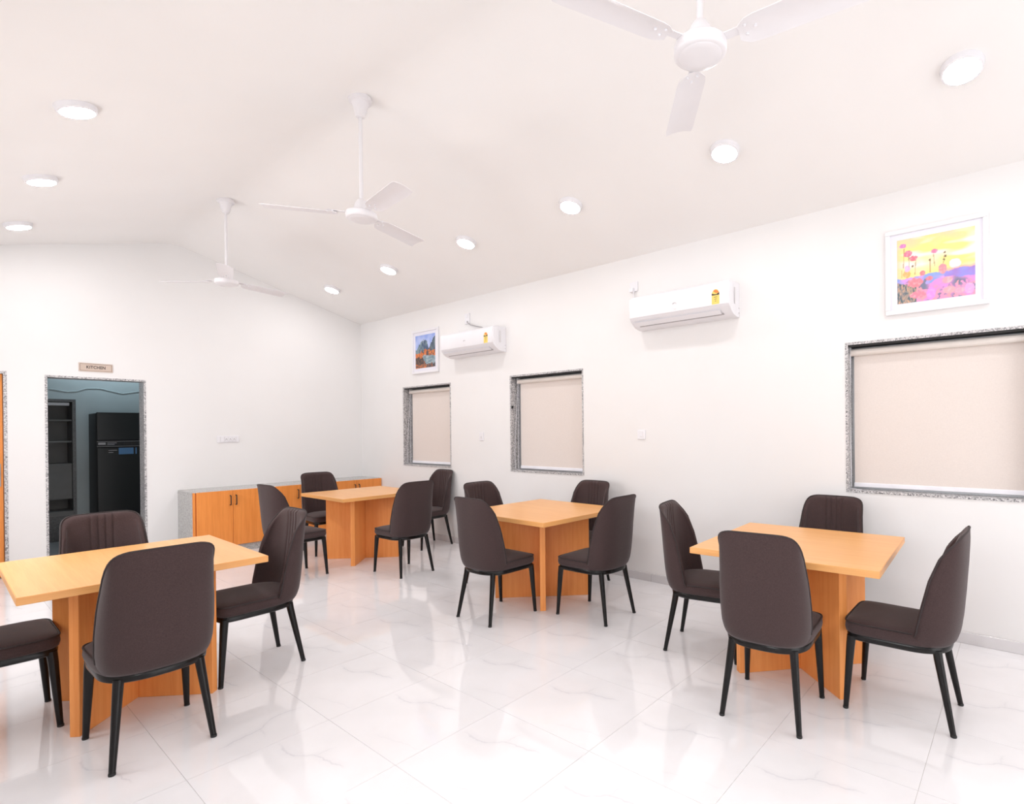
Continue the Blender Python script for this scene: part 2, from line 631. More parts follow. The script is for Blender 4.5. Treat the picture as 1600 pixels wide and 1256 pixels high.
# skirting: tile strips in lengths
for name, runs in (('baseboard_right', [('y', YF, YB - 0.58)]), ('baseboard_back', [('x', D1_R + 0.0, DOOR_L), ('x', DOOR_R, 2.0)])):
    root = struct_empty(name, 'pale tile skirting along the wall foot')
    for ax, a, b in runs:
        s0 = a
        while s0 < b - 0.02:
            s1 = min(s0 + P, b)
            if ax == 'y':
                box('skirting_tile', 'skirt', XR - 0.010, XR, s0 + 0.001, s1 - 0.001, 0.0, 0.076, root, bevel=0.002, segs=1)
            else:
                box('skirting_tile', 'skirt', s0 + 0.001, s1 - 0.001, YB - 0.010, YB, 0.0, 0.076, root, bevel=0.002, segs=1)
            s0 = s1


# ---- windows: granite-lined reveals, aluminium sliders, night glass
win_labels = ['granite-lined window nearest the far corner', 'granite-lined window in the middle of the long wall', 'granite-lined window at the right edge']
for n, ((y0, y1, z0, z1), lab) in enumerate(zip(WINS, win_labels)):
    w = struct_empty('window_%d' % (n + 1), lab, (XR, (y0 + y1) / 2, z0))
    hw, hh = (y1 - y0) / 2, z1 - z0
    g = 0.018
    for s in (-1, 1):
        a, b = sorted((s * hw, s * (hw - g)))
        box('granite_jamb', 'granite', -0.003, T, a, b, 0, hh, w)
    box('granite_head', 'granite', -0.003, T, -hw + g, hw - g, hh - g, hh, w)
    box('granite_sill', 'granite', -0.006, T, -hw + g, hw - g, 0, g, w)
    iw, zb, zt = hw - g, g, hh - g
    fx0, fx1 = 0.13, 0.17
    for s in (-1, 1):
        a, b = sorted((s * iw, s * (iw - 0.035)))
        box('frame_stile', 'alu', fx0, fx1, a, b, zb, zt, w)
    box('frame_rail', 'alu', fx0, fx1, -iw + .035, iw - .035, zb, zb + 0.035, w)
    box('frame_rail', 'alu', fx0, fx1, -iw + .035, iw - .035, zt - 0.035, zt, w)
    box('frame_mullion', 'alu', fx0, fx1, -0.025, 0.025, zb + .035, zt - .035, w)
    box('head_seal', 'rubber', 0.012, fx0, -iw, iw, zt - 0.012, zt, w)  # black strip added to stand for the shade under the head
    box('pane', 'glass', 0.146, 0.152, -iw + .035, -.025, zb + .035, zt - .035, w)
    box('pane', 'glass', 0.146, 0.152, .025, iw - .035, zb + .035, zt - .035, w)
    if n == 1:
        MB().lathe([(0.0, -.016), (0.012, -.016), (0.012, .016), (0.0, .016)], 12).build('black_catch', 'rubber', w, 30, loc=(0.012, hw - g - 0.008, 0.745))

# ---- wooden door beside the kitchen doorway
d1 = struct_empty('door_1', 'orange wooden door in a granite frame at the left edge', ((D1_L + D1_R) / 2, YB, 0))
hw = (D1_R - D1_L) / 2
for s in (-1, 1):
    a, b = sorted((s * hw, s * (hw - 0.025)))
    box('granite_jamb', 'granite', a, b, -0.004, T, 0, D1_T, d1)
box('granite_head', 'granite', -hw + .025, hw - .025, -0.004, T, D1_T - .025, D1_T, d1)
leaf = box('door_leaf', 'wooddoor', -hw + .028, hw - .028, 0.045, 0.085, 0.006, D1_T - .028, d1, bevel=0.003)
hx = hw - 0.065
hp = box('handle_plate', 'grey_plastic', hx - 0.02, hx + 0.02, 0.038, 0.045, 0.92, 1.15, leaf, bevel=0.003)
MB().tube([(hx, 0.042, 1.06), (hx, -0.005, 1.06), (hx - 0.012, -0.012, 1.06), (hx - 0.12, -0.012, 1.058)], 0.009, 10).build('handle_lever', 'grey_plastic', leaf, 40)

# ---- kitchen doorway lining and the kitchen behind
d2 = struct_empty('door_2', 'open kitchen doorway lined with grey granite', ((DOOR_L + DOOR_R) / 2, YB, 0))
hw = (DOOR_R - DOOR_L) / 2
for s in (-1, 1):
    a, b = sorted((s * hw, s * (hw - 0.02)))
    box('granite_jamb', 'granite', a, b, -0.004, T + 0.004, 0, DOOR_T, d2)
box('granite_head', 'granite', -hw + .02, hw - .02, -0.004, T + 0.004, DOOR_T - .02, DOOR_T, d2)

KY0, KY1, KXL, KXR, KZ = YB + T, 10.08, -0.3, 3.2, 2.9
NX0, NX1, NZ0, NZ1 = 0.55, 1.405, 0.40, 1.915        # pantry niche opening
struct(box('kitchen_floor', 'kitchen_grey', KXL, KXR, YB, KY1 + 0.6, -0.08, -0.001), 'grey floor of the kitchen')
struct(box('kitchen_ceiling', 'teal', KXL, KXR, KY0, KY1 + 0.6, KZ, KZ + 0.08), 'kitchen ceiling')
struct(box('wall_kitchen_left', 'teal', KXL - 0.1, KXL, KY0, KY1 + 0.6, -0.08, KZ), 'teal kitchen side wall')
struct(box('wall_kitchen_right', 'teal', KXR, KXR + 0.1, KY0, KY1 + 0.6, -0.08, KZ), 'teal kitchen side wall by the fridge')
mb = MB()
mb.box(KXL, NX0, KY1, KY1 + 0.1, -0.08, KZ)
mb.box(NX1, KXR, KY1, KY1 + 0.1, -0.08, KZ)
mb.box(NX0, NX1, KY1, KY1 + 0.1, NZ1, KZ)
struct(mb.build('wall_kitchen_back', 'teal'), 'teal kitchen wall around the shelved niche')
nic = thing('shelf_niche', 'grey stone pantry shelves seen through the kitchen doorway', 'shelves', ((NX0 + NX1) / 2, KY1, 0))
nw = (NX1 - NX0) / 2
box('side_panel', 'granite_dark', nw - 0.035, nw, -0.012, 0.42, 0.0, NZ1, nic)
box('side_panel', 'granite_dark', -nw, -nw + 0.035, -0.012, 0.42, 0.0, NZ1, nic)
box('head_panel', 'granite_dark', -nw + .035, nw - .035, -0.012, 0.42, NZ1 - 0.035, NZ1, nic)
box('back_panel', 'shelf', -nw + .035, nw - .035, 0.40, 0.42, 0.0, NZ1 - .035, nic)
for z in (1.02, 1.33, 1.62):
    box('shelf_board', 'shelf', -nw + .035, nw - .035, 0.06, 0.40, z, z + 0.022, nic)
box('drawer_front', 'shelf', -nw + .035, nw - .035, 0.07, 0.09, 0.56, 1.02, nic)
box('platform', 'shelf', -nw + .035, nw - .035, -0.01, 0.40, 0.34, 0.40, nic)
box('base_panel', 'granite_dark', -nw + .035, nw - .035, 0.02, 0.05, 0.0, 0.34, nic)
box('rail', 'white_plastic', -nw + .035, nw - 0.06, 0.02, 0.05, NZ1 - 0.085, NZ1 - 0.045, nic, bevel=0.004)

cab = MB().tube([(1.15, KY1 - .004, 2.050), (1.32, KY1 - .004, 2.020), (1.42, KY1 - .004, 2.030), (1.52, KY1 - .004, 2.075), (1.66, KY1 - .004, 2.080), (1.9, KY1 - .004, 2.020), (2.1, KY1 - .004, 2.060)], 0.0025, 6)
tag(cab.build('wall_cable', 'teal', None, 60), 'thin sagging cable across the teal kitchen wall', 'cable')

# fridge
FX, FY, FW, FD, FH = 1.527, 9.50, 0.66, 0.52, 1.73
fr = thing('refrigerator', 'tall black two-door refrigerator inside the kitchen', 'refrigerator', (FX + FW / 2, FY, 0))
hw = FW / 2
box('body', 'fridge_side', -hw, hw, 0.055, FD, 0.03, FH - 0.012, fr, bevel=0.008)
for px in (-hw + .06, hw - .06):
    for py in (0.10, FD - .06):
        MB().lathe([(0.02, 0), (0.02, 0.03)], 12).build('foot', 'rubber', fr, 40, loc=(px, py, 0))
df = box('freezer_door', 'fridge', -hw, hw, 0, 0.05, 1.352, FH, fr, bevel=0.012, segs=3)
dl = box('fridge_door', 'fridge', -hw, hw, 0, 0.05, 0.06, 1.262, fr, bevel=0.012, segs=3)
cs = box('control_strip', 'rubber', -hw, hw, 0.004, 0.05, 1.270, 1.344, fr)
box('trim_line', 'grey_plastic', -hw, hw, 0.0, 0.004, 1.338, 1.343, cs)
box('trim_line', 'grey_plastic', -hw, hw, 0.0, 0.004, 1.270, 1.275, cs)
for (a, b, c, d) in ((-.317, -.242, 1.296, 1.326), (-.225, -.128, 1.314, 1.322), (-.225, -.15, 1.294, 1.302)):
    box('print', 'grey_plastic', a, b, 0.002, 0.004, c, d, cs)
for k in range(4):
    box('button', 'fridge_side', -.05 + k * .075, .01 + k * .075, 0.001, 0.004, 1.292, 1.328, cs)
lb = box('door_label', 'rubber', -.228, .085, -0.002, 0, 1.160, 1.255, dl)
box('label_print', 'blue', -.109, .048, -0.004, -.002, 1.164, 1.251, lb)
box('label_print', 'blue', .068, .082, -0.004, -.002, 1.164, 1.251, lb)
box('label_print', 'grey_plastic', -.215, -.125, -0.004, -.002, 1.216, 1.224, lb)
box('label_print', 'grey_plastic', -.215, -.165, -0.004, -.002, 1.188, 1.196, lb)


# ================================================================== SIDEBOARD
CY = YB - 0.5605
CX0, CTOP = 2.0086, 0.753
wt = thing('granite_worktop', 'pale grey granite worktop with a waterfall end, along the far wall', 'worktop', (CX0, CY, 0))
box('top_slab', 'granite_pale', 0, XR - CX0, 0.022, YB - CY - .001, CTOP - 0.02, CTOP, wt, bevel=0.002, segs=1)
box('end_panel', 'granite_pale', 0, 0.018, 0.022, YB - CY - .001, 0, CTOP - 0.02, wt)
UW = (XR - CX0 - 0.018) / 3
unit_lab = ['orange wood cabinet unit at the granite end, nearest the doorway', 'middle orange wood cabinet unit, mostly behind chairs and a table', 'orange wood cabinet unit against the window wall']
for k in range(3):
    ux = CX0 + 0.018 + UW * (k + 0.5)
    un = thing('cabinet_unit', unit_lab[k], 'cabinet', (ux, CY, 0), 0, 'double-door cabinets under the granite worktop')
    h = UW / 2 - 0.0005
    box('body', 'wooddoor', -h, h, 0.022, YB - CY - 0.002, 0.084, CTOP - 0.0205, un)
    if k == 0:
        box('stile', 'wooddoor', -h - 0.018, -h + 0.004, 0.002, 0.021, 0.0, CTOP - .003, un)
    box('plinth', 'granite_pale', -h, h, 0.03, 0.06, 0.0, 0.084, un)
    for s in (-1, 1):
        a, b = sorted((s * (h - (0.008 if k or s > 0 else 0.016)), s * 0.0015))
        dr = box('door', 'wooddoor', a, b, 0.002, 0.021, 0.088, CTOP - 0.003, un, bevel=0.0015, segs=1)
        hx = s * 0.030
        MB().tube([(hx, 0.003, .688), (hx, -.020, .686), (hx, -.026, .676), (hx, -.026, .588), (hx, -.020, .578), (hx, 0.003, .576)], [.0065, .0065, .0055, .0055, .0065, .0065], 8).build('handle', 'rubber', dr, 50)


# ================================================================== TABLES
def make_table(label, cx, cy, w, d, rz):
    t = thing('square_table', label, 'table', (cx, cy, 0), rz, 'four square dining tables')
    h, th = 0.75, 0.036
    top = MB().box(-w / 2, w / 2, -d / 2, d / 2, h - th, h).build('tabletop', 'woodtop', t, None, 0.003, 2)
    e = 0.0012
    for s in (-1, 1):
        MB().box(-w / 2, w / 2, s * d / 2 - (e if s < 0 else 0), s * d / 2 + (e if s > 0 else 0), h - th + .002, h - .002).build('edge_band', 'woodedge', top)
        MB().box(s * w / 2 - (e if s < 0 else 0), s * w / 2 + (e if s > 0 else 0), -d / 2, d / 2, h - th + .002, h - .002).build('edge_band', 'woodtop', top)
    L, q = 0.405, 0.0225
    def panel(a, b, ang):
        o = MB().box(a, b, -q, q, 0.0, h - th).build('leg_panel', 'wood', t, None, 0.002, 1)
        o.rotation_euler = (0, 0, ang)
        return o
    panel(-L, L, PI / 4)
    panel(-L, -q, -PI / 4)
    panel(q, L, -PI / 4)
    return t


make_table('orange wood square table in the left foreground, cut by the picture edge', 0.762, 3.79, 0.975, 0.995, -0.012)
make_table('orange wood square table in front of the granite-topped cabinets', 3.235, 5.87, 0.968, 0.95, 0.0)
make_table('orange wood square table in the middle, its corner pointing at the viewer', 3.426, 3.251, 0.99, 1.012, -0.022)
make_table('orange wood square table on the right, below the flower picture', 3.348, 1.042, 1.0, 0.975, 0.045)


# ================================================================== CHAIRS
def lerp_tab(tab, z):
    if z <= tab[0][0]:
        return tab[0][1]
    for (a, va), (b, vb) in zip(tab, tab[1:]):
        if z <= b:
            t = (z - a) / (b - a)
            return va + (vb - va) * t
    return tab[-1][1]


ZB = 0.392                                              # lower edge of the shell
HALF_W = [(.39, .196), (.42, .207), (.47, .215), (.56, .217), (.66, .213), (.78, .203), (.94, .190)]
REAR_Y = [(.39, -.222), (.41, -.238), (.45, -.250), (.52, -.260), (.63, -.270), (.78, -.281), (.88, -.286), (.94, -.284)]
FRONT_Y = [(.39, -.060), (.45, -.088), (.55, -.108), (.71, -.145), (.85, -.198), (.94, -.247)]
ZTOP, ZCOR = 0.934, 0.822
NEXP = 2.7
PLEATS = (-0.054, -0.018, 0.018, 0.054)


def top_z(th):
    """height of the upper edge: flat crown, then rounded shoulders"""
    k = max(0.0, abs(th) - math.radians(30)) / math.radians(60)
    return ZCOR + (ZTOP - ZCOR) * math.sqrt(max(0.0, 1 - k * k)) - 0.004 * math.sin(th) ** 2


def shell_point(th, s, inner=False):
    """th -pi/2..pi/2 across, s 0..1 up: point of the rear skin, or of the cushioned front skin"""
    t = math.copysign(abs(math.sin(th)) ** (2 / NEXP), th)
    gdep = 1 - abs(math.cos(th)) ** (2 / NEXP)
    z = ZB + s * (top_z(th) - ZB)
    hw_, ry, fy = lerp_tab(HALF_W, z), lerp_tab(REAR_Y, z), lerp_tab(FRONT_Y, z)
    if inner:
        z = ZB + s * (top_z(th) - 0.018 - ZB)
        ry += 0.056 - 0.022 * s
        hw_ -= 0.026
        fy += 0.006
    p = Vector((t * hw_, ry + (fy - ry) * gdep, z))
    if inner:
        d = sum(0.0065 * math.exp(-((p.x - pl) / 0.0042) ** 2) for pl in PLEATS)
        p.y -= d * max(0, min(1, (p.z - 0.50) / 0.08))
    return p


def chair_meshes():
    NS = 26
    ths = set()
    for k in range(-22, 23):
        ths.add(round(k / 22 * PI / 2, 5))
    for p in PLEATS:                                     # extra columns where the pleats are stitched
        for d in (-.008, -.004, 0, .004, .008):
            t = (p + d) / 0.19
            ths.add(round(math.copysign(math.asin(abs(t) ** (NEXP / 2)), t), 5))
    ths = sorted(ths)
    nt = len(ths)
    ss = [0, .03, .06, .1] + [.1 + .9 * (k / (NS - 4)) for k in range(1, NS - 3)]
    ns = len(ss)
    outer = [[shell_point(th, s) for th in ths] for s in ss]
    inner = [[shell_point(th, s, True) for th in ths] for s in ss]
    mb = MB()
    vs = [p for r in outer for p in r] + [p for r in inner for p in r]
    o2 = ns * nt
    fs = []
    for i in range(ns - 1):
        for j in range(nt - 1):
            fs.append((i * nt + j, i * nt + j + 1, (i + 1) * nt + j + 1, (i + 1) * nt + j))
            fs.append((o2 + i * nt + j, o2 + (i + 1) * nt + j, o2 + (i + 1) * nt + j + 1, o2 + i * nt + j + 1))
    # rim with a bulged middle line
    rim_ids = [(i, 0) for i in range(ns)] + [(ns - 1, j) for j in range(1, nt)] + [(i, nt - 1) for i in range(ns - 2, -1, -1)]
    rim_mid = []
    for (i, j) in rim_ids:
        a, b = outer[i][j], inner[i][j]
        m = (a + b) / 2
        if i == ns - 1 and 0 < j < nt - 1:
            m += Vector((0, 0, 0.008))
        else:
            m += Vector((0, 0.008, 0.003))
        rim_mid.append(m)
    k0 = len(vs)
    vs += rim_mid
    for r in range(len(rim_ids) - 1):
        (i, j), (i2, j2) = rim_ids[r], rim_ids[r + 1]
        fs.append((i * nt + j, i2 * nt + j2, k0 + r + 1, k0 + r))
        fs.append((k0 + r, k0 + r + 1, o2 + i2 * nt + j2, o2 + i * nt + j))
    for j in range(nt - 1):                              # close the underside
        fs.append((j, o2 + j, o2 + j + 1, j + 1))
    mb.add(vs, fs)
    back = mb.mesh('backrest', 'fabric', 60)

    # piping follows the rear edge of the rim
    pip = []
    for r, (i, j) in enumerate(rim_ids):
        if i < 3 or (r % 2 and 0 < j < nt - 1):
            continue
        q = outer[i][j] * 0.85 + rim_mid[r] * 0.15
        out = Vector((math.copysign(0.0022, q.x) if abs(q.x) > 0.15 else 0, 0.0, 0.0022 if i == ns - 1 else 0.0008))
        pip.append(q + out)
    back_pipe = MB().tube(pip, 0.0045, 6).mesh('piping', 'piping', 60)

    # seat cushion: outline in plan
    def outline(scale_x, grow, n=64):
        pts = []
        for k in range(n):
            a = 2 * PI * k / n
            c, s = math.cos(a), math.sin(a)
            e = 8.0 if s > 0 else 2.6
            x = math.copysign(abs(c) ** (2 / e), c) * (0.212 * scale_x + grow)
            if s > 0:
                y = -0.03 + abs(s) ** (2 / e) * (0.266 + grow)
            else:
                y = -0.03 - abs(s) ** (2 / e) * (0.195 + grow)
            # seat grows slightly towards the front
            pts.append((x * (1 + 0.03 * (y / 0.23)), y))
        return pts

    def ring(grow, z, dome=0.0):
        return [Vector((x, y, z)) for x, y in outline(1, grow)]
    rs = [ring(-.030, .388), ring(-.010, .389), ring(-.002, .396), ring(.002, .415), ring(.0, .437), ring(-.006, .448),
          ring(-.016, .455), ring(-.045, .463), ring(-.09, .469), ring(-.15, .472)]
    seat = MB().rings(rs).mesh('seat', 'fabric', 70)
    pl = [(x, y) for x, y in outline(1, -.001, 96) if y > -0.085]
    idx = max(range(len(pl)), key=lambda k: (Vector(pl[k]) - Vector(pl[k - 1])).length)
    pl = pl[idx:] + pl[:idx]
    seat_pipe = MB().tube([(x, y, .447) for x, y in pl], 0.0042, 6).mesh('piping', 'piping', 60)

    # black lacquered ring that carries the shell
    rs = [ring(-.034, .360), ring(-.014, .357), ring(-.008, .361), ring(-.006, .380), ring(-.010, .388), ring(-.034, .389)]
    frame = MB().rings(rs).mesh('seat_frame', 'black', 50)

    legs = []
    for s in (-1, 1):
        legs.append(MB().tube([(s * .184, .200, .374), (s * .187, .205, .32), (s * .199, .226, .008)], [.0215, .0205, .0125], 14).mesh('leg', 'black', 50))
        legs.append(MB().tube([(s * .148, -.165, .372), (s * .152, -.171, .33), (s * .184, -.229, .008)], [.0205, .0195, .0125], 14).mesh('leg', 'black', 50))
    caps = []
    for s in (-1, 1):
        caps.append(MB().lathe([(0.0125, 0), (0.0135, .002), (0.0135, .009), (.0125, .011)], 12, Matrix.Translation((s * .1995, .227, 0))).mesh('foot_cap', 'rubber', 50))
        caps.append(MB().lathe([(0.0125, 0), (0.0135, .002), (0.0135, .009), (.0125, .011)], 12, Matrix.Translation((s * .1845, -.230, 0))).mesh('foot_cap', 'rubber', 50))
    return back, back_pipe, seat, seat_pipe, frame, legs, caps


def make_chair():
    back, bp, seat, sp, frame, legs, caps = chair_meshes()
    root = thing('dining_chair', 'chair', 'chair', group='dark brown upholstered dining chairs')

    def part(name, me, parent):
        o = bpy.data.objects.new(name, me)
        C.objects.link(o)
        o.parent = parent
        return o
    b = part('backrest', back, root)
    part('piping', bp, b)
    s = part('seat', seat, root)
    part('piping', sp, s)
    part('seat_frame', frame, root)
    for l, c in zip(legs, caps):
        lo = part('leg', l, root)
        part('foot_cap', c, lo)
    return root


CHAIRS = [  # x, y, facing angle (degrees, 0 = towards the far wall), label
    (0.700, 3.218, 0, 'dark brown upholstered chair in the left foreground, back turned to the viewer'),
    (1.304, 3.715, 90, 'dark brown chair at the right side of the left foreground table'),
    (0.220, 3.895, -90, 'dark brown chair at the left picture edge, only its seat showing'),
    (0.750, 4.295, 180, 'dark brown chair in front of the kitchen doorway, behind the foreground table'),
    (3.172, 4.963, 0, 'dark brown chair at the near side of the far table, back to the viewer'),
    (2.392, 5.680, -86, 'dark brown chair at the left side of the far table, before the cabinets'),
    (3.135, 6.576, 176, 'dark brown chair behind the far table, against the cabinet doors'),
    (4.070, 5.845, 90, 'dark brown chair standing against the wall under the farthest window'),
    (2.870, 3.222, -90, 'dark brown chair at the left of the middle table, back to the viewer'),
    (3.352, 2.606, 0, 'dark brown chair at the right of the middle table, back to the viewer'),
    (3.925, 3.262, 90, 'dark brown chair on the wall side of the middle table, facing the viewer'),
    (3.46, 3.87, 180, 'dark brown chair at the far left corner of the middle table'),
    (2.782, 1.018, -85, 'dark brown chair in front of the right table, back to the viewer'),
    (3.192, 0.488, 0, 'dark brown chair at the right end of the right table, seen side-on'),
    (3.286, 1.628, -168, 'dark brown chair at the left end of the right table, angled inward'),
    (3.94, 1.07, 90, 'dark brown chair behind the right table, facing the viewer under the window'),
]
proto = make_chair()
for k, (x, y, a, lab) in enumerate(CHAIRS):
    ch = proto if k == 0 else copy_tree(proto)
    ch.location = (x, y, 0)
    ch.rotation_euler = (0, 0, math.radians(a))
    ch['label'] = lab


# ================================================================== ROLLER BLINDS
blind_labels = ['beige roller blind in the window nearest the far corner', 'beige roller blind in the middle window, between the two air conditioners', 'beige roller blind in the window at the right edge']
for (y0, y1, z0, z1), lab, gl in zip(WINS, blind_labels, (0.085, 0.075, 0.036)):
    r = thing('roller_blind', lab, 'blind', (XR + 0.075, (y0 + y1) / 2, z0), 0, 'beige roller blinds')
    hw, hh = (y1 - y0) / 2, z1 - z0
    ya, yb = -hw + 0.03, hw - gl
    tz = hh - 0.068
    rot = Matrix.Rotation(-PI / 2, 4, 'X')
    MB().lathe([(0.024, -(yb + .012)), (0.026, -(yb + .008)), (0.026, -(ya - .006)), (0.024, -(ya - .010))], 20, Matrix.Translation((0, 0, tz)) @ Matrix.Rotation(PI / 2, 4, 'X')).build('roller_tube', 'blind_tube', r, 40)
    for yy in (ya - 0.0115, yb + 0.0135):
        box('bracket', 'white_plastic', -0.022, 0.03, yy - 0.0015, yy + 0.0015, tz - .026, hh - .018, r)
    MB().box(0.0185, 0.0200, ya + .004, yb - .004, 0.062, tz).build('fabric_sheet', 'blind', r)
    MB().box(0.0181, 0.0204, ya + .004, yb - .004, hh - .19, hh - .188).build('fabric_seam', 'blind', r)
    MB().box(0.011, 0.027, ya, yb, 0.034, 0.066).build('bottom_rail', 'blind_bar', r, None, 0.004, 2)
    cy = yb + 0.016
    pts = []
    for q in range(17):
        t = q / 16
        pts.append((-0.004 - 0.045 * math.sin(t * PI * .5) ** 2, cy + 0.018 * math.sin(t * 2.6), tz - t * (tz - 0.03)))
    pts += [(-0.052, cy - .03, 0.024), (-0.054, cy - .08, 0.0215)]
    MB().tube(pts, 0.0022, 6).build('pull_cord', 'blind_bar', r, 60)
    pts = [(0.012 - 0.02 * (q / 16), cy + 0.004 * math.sin(q / 16 * 4), tz - q / 16 * (tz - 0.035)) for q in range(17)]
    MB().tube(pts, 0.0022, 6).build('pull_cord', 'blind_bar', r, 60)


# ================================================================== AIR CONDITIONERS
def make_ac(label, yc, zb):
    a = thing('air_conditioner', label, 'air conditioner', (XR, yc, zb), 0, 'white split air conditioners')
    hw = 0.485
    H, D = 0.285, 0.205
    prof_ = [(0, 0.0), (-0.055, 0.0), (-0.115, 0.012), (-0.155, 0.034), (-0.185, 0.062), (-D + .004, 0.082), (-D, 0.09), (-D, 0.235), (-D + .006, 0.262), (-D + .028, 0.279), (-D + .06, H), (0, H)]
    body = MB().prism(prof_, 'Y', -hw, hw).build('body', 'white_plastic', a, 35, 0.004, 2)
    fp = [(-D - .006, 0.088), (-D - .008, 0.092), (-D - .008, 0.232), (-D - .002, 0.262), (-D + .022, 0.283), (-D + .024, 0.280), (-D + .002, 0.260), (-D, 0.233), (-D, 0.088)]
    pan = MB().prism(fp, 'Y', -hw + .004, hw - .004).build('front_panel', 'white_plastic', a, 35)
    # swinging vane and slot under the front edge
    v = MB()
    v.prism([(-0.186, 0.050), (-0.150, 0.022), (-0.153, 0.018), (-0.190, 0.047)], 'Y', -hw + .09, hw - .03)
    vane = v.build('air_vane', 'white_plastic', a)
    MB().prism([(-0.147, 0.026), (-0.132, 0.017), (-0.134, 0.0135), (-0.149, 0.0225)], 'Y', -hw + .075, hw - .07).build('air_slot', 'grey_plastic', a)
    MB().prism([(-0.1915, 0.0665), (-0.190, 0.0645), (-0.1915, 0.0625), (-0.193, 0.0645)], 'Y', hw - .33, hw - .04).build('vent_line', 'pale_grey', a)
    # emblem: a short arc and a tiny line of lettering in the middle of the panel
    ar = [(-D - .010, 0.012 - .020 * math.cos(t), 0.148 + .016 * math.sin(t)) for t in [PI * (0.08 + 0.78 * q / 10) for q in range(11)]]
    MB().tube(ar, [.0008 + .0024 * (q / 10) for q in range(11)], 6).build('emblem', 'grey_plastic', pan, 60)
    box('lettering', 'pale_grey', -D - .0092, -D - .008, -.004, .020, 0.106, 0.111, pan)
    # yellow energy-rating sticker with its rounded red-and-yellow star dial
    sy = -hw + 0.115
    x = -D - .0085
    st = box('energy_sticker', 'yellow', x - .0006, x + .0006, sy - .033, sy + .033, 0.094, 0.172, pan)
    pts = [(sy + .033 * math.cos(t), 0.174 + .042 * math.sin(t)) for t in [PI * q / 14 for q in range(15)]]
    MB().prism(pts, 'X', x - .0006, x + .0006).build('sticker_dial', 'yellow', st)
    pts = [(sy + .028 * math.cos(t), 0.182 + .030 * math.sin(t)) for t in [PI * (.25 + .75 * q / 10) for q in range(11)]]
    MB().prism(pts + [(sy, .186)], 'X', x - .0012, x - .0006).build('sticker_star', 'orange', st)
    MB().prism([(sy - .033, .168), (sy + .033, .168), (sy + .033, .184), (sy + .014, .177), (sy - .008, .175), (sy - .033, .187)], 'X', x - .0014, x - .0007).build('sticker_band', 'ink', st)
    for q in range(3):
        box('sticker_print', 'sign_line', x - .0012, x - .0006, sy - .014 + .004 * q, sy + .014 - .004 * q, .150 - .016 * q, .154 - .016 * q, st)
    # end cheek with its narrow vertical mark
    box('side_mark', 'pale_grey', -.112, -.088, -hw - .0055, -hw - .0035, 0.10, 0.235, a, bevel=0.002)
    for z in (0.035, 0.075):
        MB().lathe([(.004, 0), (.004, .002)], 10, Matrix.Translation((-.022, -hw - .0035, z)) @ Matrix.Rotation(PI / 2, 4, 'X')).build('screw', 'grey_plastic', a)
    return a


make_ac('white split air conditioner beside the mountain picture', 5.172, 2.352)
make_ac('white split air conditioner nearer the viewer, alone on the wall', 2.328, 2.362)


def plate(name, mat, parent, yc, zc, w, h, t, bevel=0.003):
    return box(name, mat, -t, 0, yc - w / 2, yc + w / 2, zc - h / 2, zc + h / 2, parent, bevel=bevel)


so = thing('wall_socket', 'white socket box above the far air conditioner', 'socket', (XR, 5.375, 2.86))
plate('back_box', 'white_plastic', so, 0, -.03, .085, .13, .018)
plate('switch', 'white_plastic', so, .0, .0, .03, .04, .024)
tag(MB().tube([(XR - .022, 5.365, 2.795), (XR - .035, 5.35, 2.775), (XR - .03, 5.30, 2.745), (XR - .02, 5.20, 2.715), (XR - .02, 5.10, 2.69), (XR - .03, 5.04, 2.668), (XR - .05, 4.98, 2.650)], 0.0065, 8).build('power_cable', 'grey_plastic', None, 60), 'grey cable looping from the socket down to the far air conditioner', 'cable')
so = thing('wall_socket', 'white socket with hanging plug above the nearer air conditioner', 'socket', (XR, 2.895, 2.80))
plate('back_box', 'white_plastic', so, 0, 0, .088, .09, .014)
plate('plug', 'white_plastic', so, .01, -.035, .04, .036, .045)
tag(MB().tube([(XR - .03, 2.885, 2.75), (XR - .028, 2.885, 2.70), (XR - .022, 2.882, 2.62), (XR - .012, 2.88, 2.56)], 0.006, 8).build('power_cable', 'white_plastic', None, 60), 'white cable hanging straight down behind the nearer air conditioner', 'cable')

so = thing('wall_switch', 'small white regulator plate between the two far windows', 'switch', (XR, 5.135, 1.366))
plate('plate', 'white_plastic', so, 0, 0, .075, .10, .010)
plate('dial', 'pale_grey', so, 0, -.012, .028, .028, .016)
so = thing('wall_switch', 'small white switch plate between the middle window and the right table', 'switch', (XR, 2.825, 1.384))
plate('plate', 'white_plastic', so, 0, 0, .088, .088, .010)
plate('rocker', 'pale_grey', so, .002, .004, .030, .052, .0108, .001)
plate('rocker_face', 'white_plastic', so, .002, .004, .024, .046, .015, .002)

sw = thing('switch_panel', 'long white switch panel on the far wall above the cabinets', 'switch', (2.548, YB, 1.357))
box('plate', 'white_plastic', -.125, .125, -.012, 0, -.043, .043, sw, bevel=0.004)
box('inner_frame', 'pale_grey', -.092, .092, -.0135, -.012, -.033, .033, sw)
for k, x in enumerate((-.066, -.022, .022, .066)):
    rk = box('rocker', 'white_plastic', x - .020, x + .020, -.017, -.0135, -.030, .030, sw, bevel=0.002)
    if k:
        c = MB()
        for s in (-1, 1):
            c.tube([(x, -.0178, .012), (x + s * .011, -.0178, -.014)], .0018, 5)
        c.build('arrow_mark', 'grey_plastic', rk)

